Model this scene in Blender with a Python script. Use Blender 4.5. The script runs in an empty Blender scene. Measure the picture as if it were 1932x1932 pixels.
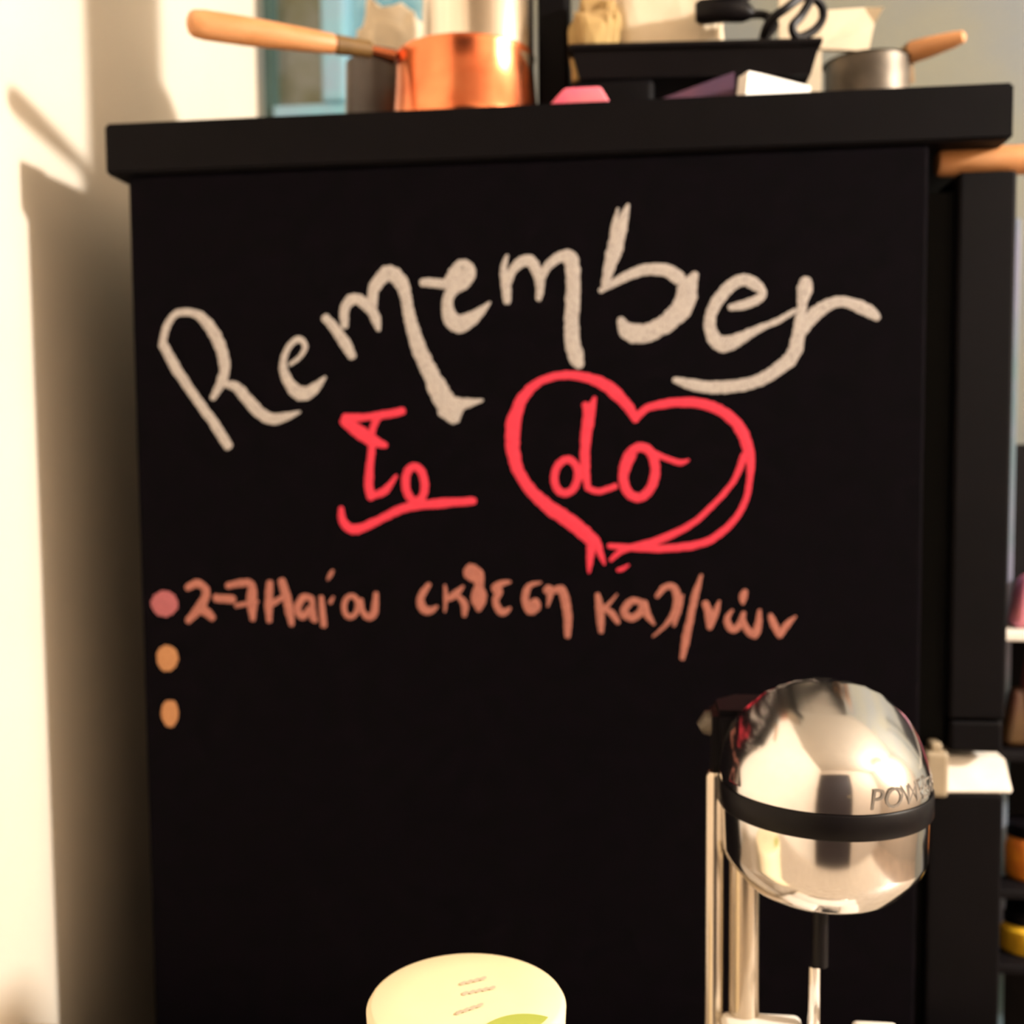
import bpy, bmesh, math, random
from mathutils import Vector, Matrix, noise
random.seed(7)
SC = bpy.context.scene
COL = SC.collection

# ------------------------------------------------------------------ camera
F = 2000.0                      # focal length in pixels of the 1932 px frame
CAMZ = 1.32
cam_data = bpy.data.cameras.new('camera')
cam = bpy.data.objects.new('camera', cam_data)
COL.objects.link(cam)
cam_data.sensor_fit = 'HORIZONTAL'
cam_data.sensor_width = 36.0
cam_data.lens = 36.0 * F / 1932.0
cam_data.clip_start = 0.02
YAW, PITCH, ROLL = math.radians(6.7), math.radians(3.8), math.radians(-0.5)
CM = Matrix.Translation((0, -0.8, CAMZ)) @ Matrix.Rotation(YAW, 4, 'Z') @ Matrix.Rotation(math.pi/2 - PITCH, 4, 'X') @ Matrix.Rotation(ROLL, 4, 'Z')
cam.matrix_world = CM
cam_data.dof.use_dof = True
cam_data.dof.focus_distance = 0.46
cam_data.dof.aperture_fstop = 6.5
SC.camera = cam
CO = CM.translation.copy()
CR = CM.to_3x3()

def ray(px, py):
    return CR @ Vector(((px - 966) / F, -(py - 966) / F, -1.0))
def P(px, py, Y=0.0):           # point of the world where the view meets the plane y = Y
    d = ray(px, py); t = (Y - CO.y) / d.y
    return CO + d * t
def depth(Y): return (Y + 0.8) / F    # rough metres per pixel at a plane

# ------------------------------------------------------------------ world, light, exposure
w = bpy.data.worlds.new('world'); SC.world = w; w.use_nodes = True
bg = w.node_tree.nodes['Background']
bg.inputs[0].default_value = (0.9, 0.75, 0.6, 1); bg.inputs[1].default_value = 0.02
LAMP = Vector((1.81, -0.556, 2.06))
ld = bpy.data.lights.new('lamp_bulb_light', 'POINT')
ld.energy = 300; ld.color = (1.0, 0.93, 0.84); ld.shadow_soft_size = 0.07
SC.view_settings.view_transform = 'Standard'
SC.view_settings.look = 'None'
SC.view_settings.gamma = 1.0
SC.view_settings.exposure = 0.0
SC.view_settings.use_curve_mapping = False

# ------------------------------------------------------------------ materials
def mat(name, col, rough=0.5, metal=0.0, var=0.0, scale=20.0, col2=None, bump=0.0, bscale=None, spec=0.5, coat=0.0, stretch=(1, 1, 1), detail=4.0, lo=0.35, hi=0.65):
    m = bpy.data.materials.new(name); m.use_nodes = True
    nt = m.node_tree; b = nt.nodes['Principled BSDF']
    b.inputs['Roughness'].default_value = rough
    b.inputs['Metallic'].default_value = metal
    b.inputs['Specular IOR Level'].default_value = spec
    b.inputs['Coat Weight'].default_value = coat
    b.inputs['Base Color'].default_value = (*col, 1)
    tc = nt.nodes.new('ShaderNodeTexCoord'); mp = nt.nodes.new('ShaderNodeMapping')
    mp.inputs['Scale'].default_value = stretch
    nt.links.new(tc.outputs['Object'], mp.inputs['Vector'])
    if col2 is None and var > 0:
        col2 = tuple(c * (1 - var) for c in col)
    if col2 is not None:
        n = nt.nodes.new('ShaderNodeTexNoise'); n.inputs['Scale'].default_value = scale; n.inputs['Detail'].default_value = detail
        nt.links.new(mp.outputs[0], n.inputs['Vector'])
        mr = nt.nodes.new('ShaderNodeMapRange'); mr.inputs[1].default_value = lo; mr.inputs[2].default_value = hi
        nt.links.new(n.outputs['Fac'], mr.inputs[0])
        mx = nt.nodes.new('ShaderNodeMix'); mx.data_type = 'RGBA'
        mx.inputs[6].default_value = (*col, 1); mx.inputs[7].default_value = (*col2, 1)
        nt.links.new(mr.outputs[0], mx.inputs[0]); nt.links.new(mx.outputs[2], b.inputs['Base Color'])
    if bump > 0:
        n2 = nt.nodes.new('ShaderNodeTexNoise'); n2.inputs['Scale'].default_value = bscale or scale * 3
        nt.links.new(mp.outputs[0], n2.inputs['Vector'])
        bp = nt.nodes.new('ShaderNodeBump'); bp.inputs['Strength'].default_value = bump; bp.inputs['Distance'].default_value = 0.002
        nt.links.new(n2.outputs['Fac'], bp.inputs['Height']); nt.links.new(bp.outputs[0], b.inputs['Normal'])
    return m

M = {}
M['wall'] = mat('cream_wall_paint', (0.80, 0.71, 0.59), 0.8, var=0.05, scale=6, bump=0.15, bscale=120)
M['wall_far'] = mat('warm_far_wall_paint', (0.46, 0.38, 0.30), 0.8, var=0.06, scale=6)
M['wall_grey'] = mat('grey_green_wall_paint', (0.17, 0.165, 0.125), 0.85, col2=(0.14, 0.15, 0.15), scale=5, bump=0.15, bscale=120)
M['floor'] = mat('floor_tile', (0.28, 0.20, 0.14), 0.5, var=0.3, scale=4)
M['ceiling'] = mat('ceiling_paint', (0.52, 0.46, 0.38), 0.9, var=0.04, scale=4)
M['board'] = mat('blackboard_paint', (0.0021, 0.0012, 0.0024), 0.85, col2=(0.0013, 0.0009, 0.0016), scale=60, spec=0.04, bump=0.1, bscale=400)
M['black'] = mat('black_lacquer', (0.0018, 0.0012, 0.0020), 0.6, var=0.3, scale=40, spec=0.08)
M['gasket'] = mat('black_rubber_gasket', (0.003, 0.003, 0.003), 0.8, spec=0.1, var=.2)
def chalk(name, c, c2=None):
    return mat(name, c, 0.95, col2=c2 or tuple(x * 0.42 for x in c), scale=900, spec=0.1, stretch=(1.6, 1, 0.55), detail=2, lo=0.5, hi=0.78)
M['chalk_white'] = chalk('white_chalk', (0.43, 0.39, 0.365), (0.13, 0.11, 0.105))
M['chalk_red'] = chalk('red_chalk', (0.66, 0.045, 0.075), (0.36, 0.018, 0.045))
M['chalk_pink'] = chalk('dusty_pink_chalk', (0.36, 0.14, 0.105), (0.17, 0.055, 0.05))
M['chalk_rose'] = chalk('rose_chalk', (0.36, 0.11, 0.12), (0.2, 0.06, 0.07))
M['chalk_tan'] = chalk('tan_chalk', (0.42, 0.20, 0.09), (0.27, 0.11, 0.05))
M['chrome'] = mat('chrome', (0.80, 0.77, 0.75), 0.12, 1.0, var=0.04, scale=30)
M['steel'] = mat('dull_steel', (0.15, 0.125, 0.10), 0.5, 0.8, var=0.4, scale=40)
M['brushed'] = mat('brushed_steel', (0.72, 0.66, 0.57), 0.22, 1.0, col2=(0.5, 0.42, 0.33), scale=60, stretch=(1, 1, .05))
M['plastic'] = mat('black_plastic', (0.004, 0.003, 0.004), 0.4, var=0.2, scale=50, spec=0.15)
M['ink'] = mat('grey_ink', (0.17, 0.145, 0.12), 0.6, var=0.2, scale=80)
M['copper'] = mat('copper', (0.80, 0.27, 0.12), 0.22, 1.0, col2=(0.66, 0.17, 0.07), scale=28, bump=0.05, bscale=90)
M['copper_in'] = mat('tinned_inside', (0.6, 0.5, 0.42), 0.4, 1.0, var=0.2, scale=40)
M['wood'] = mat('warm_handle_wood', (0.60, 0.28, 0.115), 0.5, col2=(0.50, 0.21, 0.07), scale=30, stretch=(1, 1, 4))
M['wood_pale'] = mat('pale_beech', (0.70, 0.56, 0.38), 0.6, col2=(0.56, 0.42, 0.26), scale=40, stretch=(3, 3, .5))
M['wood_tan'] = mat('tan_wood', (0.55, 0.34, 0.18), 0.6, col2=(0.42, 0.24, 0.11), scale=40, stretch=(3, 3, .5))
M['wood_dark'] = mat('dark_handle_wood', (0.16, 0.085, 0.02), 0.6, var=.3, scale=40)
M['cup'] = mat('dark_brown_glaze', (0.035, 0.022, 0.016), 0.35, col2=(0.07, 0.05, 0.04), scale=30)
M['paper'] = mat('cream_paper', (0.72, 0.60, 0.44), 0.85, var=0.12, scale=30, bump=0.3, bscale=60)
M['kraft'] = mat('brown_paper', (0.36, 0.23, 0.09), 0.85, col2=(0.45, 0.32, 0.12), scale=25)
M['white'] = mat('white_card', (0.86, 0.83, 0.78), 0.8, var=0.05, scale=30)
M['cap'] = mat('off_white_plastic', (0.80, 0.74, 0.66), 0.5, var=0.12, scale=60)
M['beige'] = mat('beige_plastic', (0.34, 0.27, 0.18), 0.55, var=0.2, scale=40)
M['pink'] = mat('pink_eraser_felt', (0.85, 0.12, 0.22), 0.7, col2=(0.75, 0.18, 0.22), scale=50)
M['purple'] = mat('dark_plum_card', (0.10, 0.03, 0.06), 0.7, col2=(0.05, 0.02, 0.06), scale=30)
M['tub'] = mat('cream_tub_plastic', (0.82, 0.68, 0.42), 0.5, col2=(0.84, 0.72, 0.50), scale=9)
M['green'] = mat('olive_green_print', (0.42, 0.46, 0.10), 0.5, col2=(0.36, 0.42, 0.08), scale=30)
M['print'] = mat('pale_grey_print', (0.56, 0.46, 0.33), 0.6, var=.1, scale=30)
M['teal_frame'] = mat('teal_window_paint', (0.17, 0.40, 0.48), 0.5, col2=(0.22, 0.32, 0.42), scale=12)
M['teal_dark'] = mat('dark_teal_paint', (0.05, 0.10, 0.09), 0.6, var=.3, scale=12)
M['pane_green'] = mat('mottled_green_glass', (0.14, 0.15, 0.07), 0.25, col2=(0.24, 0.26, 0.24), scale=16, coat=0.3)
M['pane_blue'] = mat('mottled_blue_glass', (0.30, 0.50, 0.56), 0.25, col2=(0.07, 0.24, 0.32), scale=16, coat=0.3)
M['worktop'] = mat('light_stone_worktop', (0.50, 0.42, 0.33), 0.4, var=0.25, scale=60)
M['cabinet'] = mat('cream_cabinet', (0.55, 0.46, 0.36), 0.6, var=0.1, scale=10)
M['panel_dark'] = mat('added_panel_dark_wood', (0.02, 0.012, 0.014), 0.6, var=0.3, scale=10)
M['rack'] = mat('dark_rack_wood', (0.005, 0.004, 0.005), 0.6, var=0.3, scale=20, spec=0.1)
M['rackpost'] = mat('blue_grey_rack_paint', (0.16, 0.17, 0.25), 0.5, col2=(0.08, 0.15, 0.17), scale=14)
M['amber'] = mat('orange_spice', (0.75, 0.26, 0.02), 0.3, col2=(0.6, 0.16, 0.02), scale=60, coat=.5)
M['yellow'] = mat('yellow_spice', (0.78, 0.46, 0.02), 0.3, col2=(0.66, 0.36, 0.02), scale=60, coat=.5)
M['rose'] = mat('rose_packet', (0.66, 0.22, 0.26), 0.5, col2=(0.5, 0.16, 0.35), scale=30)
M['magenta'] = mat('wine_red_packet', (0.22, 0.03, 0.08), 0.5, col2=(0.3, 0.06, 0.04), scale=30)
M['ochre'] = mat('ochre_packet', (0.09, 0.045, 0.01), 0.5, col2=(0.07, 0.02, 0.015), scale=30)
M['brass'] = mat('brass', (0.7, 0.5, 0.25), 0.3, 1.0, var=.1)

# ------------------------------------------------------------------ helpers
ROOT = {}
def tag(o, label=None, cat=None, group=None, kind=None):
    if label: o['label'] = label
    if cat: o['category'] = cat
    if group: o['group'] = group
    if kind: o['kind'] = kind
    return o
def thing(name, label, cat, loc, group=None):
    o = bpy.data.objects.new(name, None); COL.objects.link(o)
    o.empty_display_size = 0.02
    o.location = loc
    ROOT[o] = Vector(loc)
    return tag(o, label, cat, group)
def obj(name, bm, m, parent=None, smooth=False, label=None):
    """links a bmesh authored in world coordinates as one mesh object"""
    if parent is not None:
        r = ROOT[parent]; bmesh.ops.translate(bm, verts=bm.verts[:], vec=-r)
    me = bpy.data.meshes.new(name)
    bmesh.ops.recalc_face_normals(bm, faces=bm.faces[:])
    bm.to_mesh(me); bm.free()
    for p in me.polygons: p.use_smooth = bool(smooth)
    if smooth and smooth != 'all':
        me.set_sharp_from_angle(angle=math.radians(40))
    me.materials.append(m)
    o = bpy.data.objects.new(name, me); COL.objects.link(o)
    if parent is not None:
        o.parent = parent; ROOT[o] = ROOT[parent]
    else:
        ROOT[o] = Vector((0, 0, 0))
    if label: o['label'] = label
    return o
def base_obj(name, bm, m, loc, label, cat, group=None, smooth=False):
    """a thing of one mesh, its origin at its base"""
    bmesh.ops.translate(bm, verts=bm.verts[:], vec=-Vector(loc))
    o = obj(name, bm, m, None, smooth); o.location = loc; ROOT[o] = Vector(loc)
    return tag(o, label, cat, group)
def struct(name, bm, m, parent=None, smooth=False):
    o = obj(name, bm, m, parent, smooth)
    if parent is None: o['kind'] = 'structure'
    return o

def B(): return bmesh.new()
def box(bm, a, b, bev=0.0, seg=2):
    a, b = Vector(a), Vector(b)
    r = bmesh.ops.create_cube(bm, size=1.0)
    vs = r['verts']
    c = (a + b) / 2; s = b - a
    for v in vs: v.co = Vector((c.x + v.co.x * s.x, c.y + v.co.y * s.y, c.z + v.co.z * s.z))
    if bev > 0:
        es = list({e for v in vs for e in v.link_edges})
        bmesh.ops.bevel(bm, geom=es, offset=bev, segments=seg, affect='EDGES', profile=0.5)
    return bm
def lathe(bm, prof, c, seg=48, close=True):
    """prof: list of (r, z); c: centre on the axis"""
    rings = []
    for r, z in prof:
        if r < 1e-6:
            rings.append([bm.verts.new((c[0], c[1], c[2] + z))])
        else:
            rings.append([bm.verts.new((c[0] + r * math.cos(2 * math.pi * k / seg), c[1] + r * math.sin(2 * math.pi * k / seg), c[2] + z)) for k in range(seg)])
    for a, b in zip(rings, rings[1:]):
        for k in range(seg):
            k2 = (k + 1) % seg
            if len(a) == 1 and len(b) == 1: continue
            if len(a) == 1: bm.faces.new((a[0], b[k], b[k2]))
            elif len(b) == 1: bm.faces.new((a[k], b[0], a[k2]))
            else: bm.faces.new((a[k], b[k], b[k2], a[k2]))
    return bm
def tube(bm, pts, rad, seg=12):
    """round bar through pts, radius per point, rounded-off ends closed"""
    pts = [Vector(p) for p in pts]
    if not isinstance(rad, (list, tuple)): rad = [rad] * len(pts)
    rings = []; up = None
    for i, p in enumerate(pts):
        t = (pts[min(i + 1, len(pts) - 1)] - pts[max(i - 1, 0)]).normalized()
        if up is None:
            up = Vector((0, 0, 1)) if abs(t.z) < 0.9 else Vector((1, 0, 0))
        s = t.cross(up).normalized(); up = s.cross(t).normalized()
        rings.append([bm.verts.new(p + (s * math.cos(2 * math.pi * k / seg) + up * math.sin(2 * math.pi * k / seg)) * rad[i]) for k in range(seg)])
    for a, b in zip(rings, rings[1:]):
        for k in range(seg):
            bm.faces.new((a[k], b[k], b[(k + 1) % seg], a[(k + 1) % seg]))
    bm.faces.new(rings[0]); bm.faces.new(list(reversed(rings[-1])))
    return bm
def catmull(pts, n=6):
    out = []
    L = len(pts)
    for i in range(L - 1):
        p0 = pts[max(i - 1, 0)]; p1 = pts[i]; p2 = pts[i + 1]; p3 = pts[min(i + 2, L - 1)]
        for k in range(n):
            t = k / n
            out.append(tuple(0.5 * ((2 * b) + (c - a) * t + (2 * a - 5 * b + 4 * c - d) * t * t + (3 * b - a - 3 * c + d) * t ** 3) for a, b, c, d in zip(p0, p1, p2, p3)))
    out.append(tuple(pts[-1]))
    return out
def crumple(bm, c, size, seed, amp=0.25, sub=3, freq=2.2):
    """a creased lump of paper, flat at the bottom"""
    r = bmesh.ops.create_icosphere(bm, subdivisions=sub, radius=1.0)
    for v in r['verts']:
        n = v.co.normalized()
        q = Vector([math.copysign(abs(x) ** 0.55, x) for x in n])
        q = q * (1 + amp * (noise.noise(n * freq + Vector((seed, seed * 2, 0))) + 0.5 * abs(noise.noise(n * freq * 2.3 + Vector((0, seed, 3))))))
        z = q.z
        if z < -0.8: z = -0.8
        v.co = Vector((c[0] + q.x * size[0] / 2, c[1] + q.y * size[1] / 2, c[2] + (z + 0.8) * size[2] / 1.8))
    return bm

# ------------------------------------------------------------------ the setting
XL, XR, YB, YF, ZC = -0.492, 2.25, 0.57, -1.95, 2.55
struct('floor', box(B(), (XL - .1, YF - .1, -.1), (XR + .1, YB + .1, 0)), M['floor'])
struct('ceiling', box(B(), (XL - .1, YF - .1, ZC), (XR + .1, YB + .1, ZC + .1)), M['ceiling'])
struct('wall_left', box(B(), (XL - .1, YF - .1, 0), (XL, YB + .1, ZC)), M['wall'])
struct('wall_right', box(B(), (XR, YF - .1, 0), (XR + .1, YB + .1, ZC)), M['wall_far'])
# back wall with an opening for the window
wx0, wx1 = P(492, 100, YB).x, P(985, 100, YB).x
wz0, wz1 = P(560, 222, YB).z, P(560, 222, YB).z + 0.75
bm = B()
box(bm, (XL, YB, 0), (wx0, YB + .1, ZC)); box(bm, (wx1, YB, 0), (XR, YB + .1, ZC))
box(bm, (wx0, YB, 0), (wx1, YB + .1, wz0)); box(bm, (wx0, YB, wz1), (wx1, YB + .1, ZC))
struct('wall_back', bm, M['wall_grey'])
# front wall behind the viewer with an opening for an added dark panel
bm = B()
dx0, dx1 = -0.55 + .1, 0.75
box(bm, (XL, YF - .1, 0), (dx0, YF, ZC)); box(bm, (dx1, YF - .1, 0), (XR, YF, ZC)); box(bm, (dx0, YF - .1, 2.1), (dx1, YF, ZC))
struct('wall_front', bm, M['wall_far'])
d1 = struct('added_dark_panel', box(B(), (dx0, YF - .09, 0), (dx1, YF - .04, 2.1)), M['panel_dark'])  # unseen, added so the mixer chrome mirrors a dark stripe like the viewer's body
obj('added_panel_handle', tube(B(), [(dx1 - .08, YF - .04, 1.0), (dx1 - .08, YF + .02, 1.0), (dx1 - .2, YF + .02, 1.0)], .01), M['brass'], d1, smooth=True)
# window
bm = B()
u = lambda px: P(px, 100, YB).x
box(bm, (wx0, YB + .01, wz0), (u(508), YB + .06, wz1)); 
wn = struct('window_1', bm, M['teal_dark'])
obj('window_rail', box(B(), (u(508), YB + .005, wz0), (wx1, YB + .055, P(560, 194, YB).z), .004), M['teal_frame'], wn)
obj('window_rail', box(B(), (u(508), YB + .005, wz1 - .05), (wx1, YB + .055, wz1), .004), M['teal_frame'], wn)
obj('window_mullion', box(B(), (u(604), YB + .0, P(560, 194, YB).z), (u(650), YB + .05, wz1 - .05), .005), M['teal_frame'], wn)
obj('window_stile', box(B(), (u(955), YB + .005, P(560, 194, YB).z), (wx1, YB + .055, wz1 - .05), .004), M['teal_frame'], wn)
obj('window_pane', box(B(), (u(508), YB + .035, P(560, 194, YB).z), (u(606), YB + .04, wz1 - .05)), M['pane_green'], wn, label='mottled green window pane')
obj('window_pane', box(B(), (u(648), YB + .035, P(560, 194, YB).z), (u(957), YB + .04, wz1 - .05)), M['pane_blue'], wn, label='mottled blue window pane')

# pendant lamp that lights the kitchen
lt = thing('pendant_lamp', 'brass pendant lamp hanging from the ceiling at the right of the kitchen', 'lamp', (LAMP.x, LAMP.y, ZC))
obj('cord', tube(B(), [(LAMP.x, LAMP.y, ZC - .002), (LAMP.x, LAMP.y, LAMP.z + .17)], .004), M['plastic'], lt)
obj('lamp_shade', lathe(B(), [(0.012, .17), (.02, .165), (.06, .13), (.11, .085), (.108, .083), (.058, .127), (.012, .16)], LAMP), M['brass'], lt, smooth=True)
lo = bpy.data.objects.new('bulb_light', ld); COL.objects.link(lo); lo.location = LAMP - Vector((LAMP.x, LAMP.y, ZC)); lo.parent = lt

# ------------------------------------------------------------------ refrigerator
zt = (P(200, 232, -.004).z + P(1900, 155, -.004).z) / 2
zb = (P(210, 325, -.004).z + P(1900, 266, -.004).z) / 2
xs0, xs1 = P(190, 280, -.01).x, P(1919, 210, -.01).x
xb0 = (P(247, 340, 0).x + P(270, 1465, 0).x) / 2
xb1 = (P(1755, 300, 0).x + P(1735, 1345, 0).x) / 2

fr = thing('refrigerator', 'tall black refrigerator with a chalk note on its side, under a thick black top slab', 'refrigerator', (0, .25, 0))
bm = B()
plan = [Vector(q) for q in ((xs0, -.004, 0), (xs1, -.004, 0), (xs1, .50, 0), (xb0 - .002, .50, 0), (xb0 - .002, .03, 0), (xs0, .03, 0))]
a_ = [bm.verts.new((q.x, q.y, zb)) for q in plan]; b_ = [bm.verts.new((q.x, q.y, zt)) for q in plan]
bm.faces.new(a_[::-1]); bm.faces.new(b_)
for k in range(6): bm.faces.new((a_[k], a_[(k + 1) % 6], b_[(k + 1) % 6], b_[k]))
bmesh.ops.bevel(bm, geom=bm.edges[:], offset=.002, segments=2, affect='EDGES')
obj('top_slab', bm, M['black'], fr, label='thick black overhanging top slab')
obj('body', box(B(), (xb0, .012, .03), (xb1, .48, zb), .004), M['black'], fr)
panel = obj('side_panel', box(B(), (xb0, 0, .035), (xb1, .0115, zb - .0005), .003), M['board'], fr, label='blackboard side panel with chalk writing')
xd0, xd1 = P(1806, 500, .012).x, P(1921, 320, .012).x
obj('door_gasket', box(B(), (xb1 + .0005, .022, .05), (xd0 - .0005, .46, zb - .03)), M['gasket'], fr)
zdt = P(1860, 322, .012).z
zgap1 = P(1840, 1421, .012).z          # lower edge of the upper door
zgap0 = P(1840, 1495, .012).z          # front edge of the lower door's white cap
ud = obj('upper_door', box(B(), (xd0, .012, P(1840, 1358, .012).z), (xd1, .47, zdt), .003, 3), M['black'], fr)
obj('door_trim', box(B(), (xd0 + .001, .013, zgap1), (xd1 - .001, .47, P(1840, 1358, .012).z - .001), .003), M['black'], ud)
lwd = obj('lower_door', box(B(), (xd0 - .014, .012, .08), (xd1, .47, zgap0 - .0012), .003, 3), M['black'], fr)
capb = B()
bl = [P(1764, 1496, .0125), P(1912, 1497, .0125), P(1896, 1430, .026), P(1786, 1426, .026)]
fa = [capb.verts.new(p) for p in bl]; fb = [capb.verts.new(Vector((p.x, .08, p.z))) for p in bl]
capb.faces.new(fa); capb.faces.new(fb[::-1])
for k in range(4): capb.faces.new((fa[k], fa[(k + 1) % 4], fb[(k + 1) % 4], fb[k]))
bmesh.ops.bevel(capb, geom=capb.edges[:], offset=.0012, segments=2, affect='EDGES')
obj('hinge_cover', capb, M['cap'], fr, label='white sloping hinge cover between the two doors')
bm = B(); a = P(1768, 1440, .0)
box(bm, (P(1744, 1440, .01).x, .008, zgap0 - .004), (P(1790, 1440, .01).x, .05, P(1766, 1418, .01).z), .003)
box(bm, (P(1756, 1440, .01).x, .01, P(1766, 1420, .01).z), (P(1778, 1440, .01).x, .03, P(1766, 1402, .01).z), .002)
obj('hinge', bm, M['beige'], fr, label='beige hinge block between the doors')
for sx in (xb0 + .04, xb1 - .04):
    for sy in (.06, .42):
        obj('foot', lathe(B(), [(0, 0), (.018, 0), (.018, .026), (.012, .034), (0, .034)], (sx, sy, 0), 16), M['plastic'], fr)

# ------------------------------------------------------------------ chalk writing on the side panel
LAYER = [0]
def stroke(bm, pts, ws, rough=0.10):
    if not isinstance(ws, (list, tuple)): ws = [ws] * len(pts)
    raw = [(x, y, w_) for (x, y), w_ in zip(pts, ws)]
    s = catmull(raw, 7)
    # soften both ends
    def ext(p, q):
        dx, dy = p[0] - q[0], p[1] - q[1]; L = math.hypot(dx, dy) or 1
        e = p[2] * 0.28
        return (p[0] + dx / L * e, p[1] + dy / L * e, p[2] * 0.55)
    s = [ext(s[0], s[1])] + s + [ext(s[-1], s[-2])]
    LAYER[0] += 1
    off = -0.00025 - 0.00003 * (LAYER[0] % 5)
    rows = []
    for i, (x, y, w_) in enumerate(s):
        a = s[max(i - 1, 0)]; b = s[min(i + 1, len(s) - 1)]
        tx, ty = b[0] - a[0], b[1] - a[1]; L = math.hypot(tx, ty) or 1
        nx, ny = -ty / L, tx / L
        w1 = max(w_, 2.0) / 2 * (1 + random.uniform(-rough, rough)); w2 = max(w_, 2.0) / 2 * (1 + random.uniform(-rough, rough))
        p1 = P(x + nx * w1, y + ny * w1, 0); pc = P(x, y, 0); p2 = P(x - nx * w2, y - ny * w2, 0)
        rows.append([bm.verts.new((p1.x, off + .0002, p1.z)), bm.verts.new((pc.x, off - .0002, pc.z)), bm.verts.new((p2.x, off + .0002, p2.z))])
    for r0, r1 in zip(rows, rows[1:]):
        bm.faces.new((r0[0], r0[1], r1[1], r1[0])); bm.faces.new((r0[1], r0[2], r1[2], r1[1]))
def letter(strokes, m, label, name='chalk_letter'):
    bm = B()
    for pts, ws in strokes: stroke(bm, pts, ws)
    r = ROOT[panel]
    return obj(name, bm, m, panel, smooth=True, label=label)
def ell(cx, cy, rx, ry, a0=-90, sweep=360, n=12, rot=0):
    out = []
    for k in range(n + 1):
        t = math.radians(a0 + sweep * k / n); x = rx * math.cos(t); y = ry * math.sin(t)
        c, s_ = math.cos(rot), math.sin(rot)
        out.append((cx + x * c - y * s_, cy + x * s_ + y * c))
    return out
W, R, K = M['chalk_white'], M['chalk_red'], M['chalk_pink']
# Remember
letter([
 ([(307, 649), (328, 688), (351, 724), (378, 763), (406, 802), (431, 843)], [18, 19, 18, 17, 18, 17]),
 ([(307, 647), (315, 615), (331, 593), (353, 589), (378, 597), (401, 624), (417, 658), (424, 695), (417, 722), (401, 752)], [14, 13, 13, 14, 18, 22, 21, 19, 17, 10]),
 ([(424, 724), (447, 731), (465, 752), (488, 777), (510, 790), (533, 788), (566, 777)], [12, 18, 21, 22, 21, 17, 5])], W, 'white chalk letter R')
letter([([(547, 688), (565, 674), (576, 654), (565, 640), (549, 649), (537, 672), (535, 697), (545, 722), (561, 740), (579, 742), (597, 729), (614, 711)], [7, 8, 10, 12, 11, 12, 15, 20, 26, 26, 17, 4])], W, 'first white chalk letter e, small and low')
letter([
 ([(613, 599), (632, 620), (650, 646), (665, 673)], [16, 18, 21, 16]),
 ([(650, 616), (650, 585), (663, 565), (682, 568), (702, 588), (710, 605), (714, 623)], [14, 17, 20, 20, 19, 17, 8]),
 ([(704, 577), (704, 549), (719, 525), (734, 514), (754, 529), (765, 557), (771, 588), (780, 625), (795, 668), (813, 707), (832, 744), (851, 775), (858, 792)], [16, 21, 25, 27, 27, 22, 21, 25, 28, 31, 38, 44, 24]),
 ([(841, 764), (873, 762), (911, 755)], [34, 22, 4])], W, 'first white chalk letter m with a long foot')
letter([
 ([(796, 533), (819, 534), (843, 537)], [15, 17, 16]),
 ([(841, 538), (858, 516), (873, 503), (884, 514), (875, 533), (856, 545), (845, 563), (845, 583), (854, 605), (869, 611), (891, 600), (908, 586), (925, 570)], [15, 25, 28, 29, 24, 22, 20, 22, 32, 33, 26, 16, 3])], W, 'second white chalk letter e')
letter([
 ([(957, 482), (950, 508), (955, 545), (957, 570)], [6, 13, 17, 14]),
 ([(959, 534), (966, 512), (983, 495), (1000, 493), (1013, 512), (1019, 538), (1016, 565)], [13, 16, 20, 22, 20, 17, 10]),
 ([(1022, 527), (1033, 503), (1055, 486), (1074, 486), (1081, 512), (1081, 556), (1079, 599), (1079, 643), (1087, 673), (1093, 690)], [11, 15, 20, 27, 27, 27, 27, 28, 29, 18])], W, 'second white chalk letter m above the heart')
letter([
 ([(1185, 386), (1172, 425), (1160, 469), (1150, 503), (1141, 538)], [6, 24, 29, 22, 13]),
 ([(1166, 393), (1158, 425), (1154, 455)], [4, 9, 9]),
 ([(1132, 549), (1155, 536), (1187, 519), (1224, 508), (1259, 511), (1283, 527)], [9, 14, 18, 21, 25, 25]),
 ([(1312, 517), (1297, 545), (1292, 571), (1272, 597), (1242, 619), (1209, 630), (1183, 623), (1170, 602)], [14, 35, 40, 36, 33, 36, 32, 12])], W, 'white chalk letter b')
letter([([(1377, 580), (1404, 575), (1427, 566), (1440, 553), (1425, 537), (1404, 528), (1381, 537), (1356, 564), (1341, 594), (1340, 621), (1352, 644), (1372, 649), (1399, 637), (1434, 619), (1468, 605), (1500, 586)], [12, 17, 17, 14, 22, 22, 22, 22, 21, 22, 28, 30, 22, 13, 11, 9])], W, 'last white chalk letter e')
letter([
 ([(1521, 528), (1518, 548), (1513, 576), (1509, 608), (1504, 644), (1493, 674), (1465, 699), (1429, 719), (1386, 729), (1342, 731), (1304, 725), (1272, 717)], [20, 29, 18, 20, 26, 26, 24, 23, 23, 23, 20, 11]),
 ([(1504, 638), (1530, 600), (1559, 577), (1588, 569), (1618, 577), (1641, 588), (1656, 600)], [16, 26, 22, 19, 23, 23, 14])], W, 'white chalk letter r with a long swash')
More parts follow.
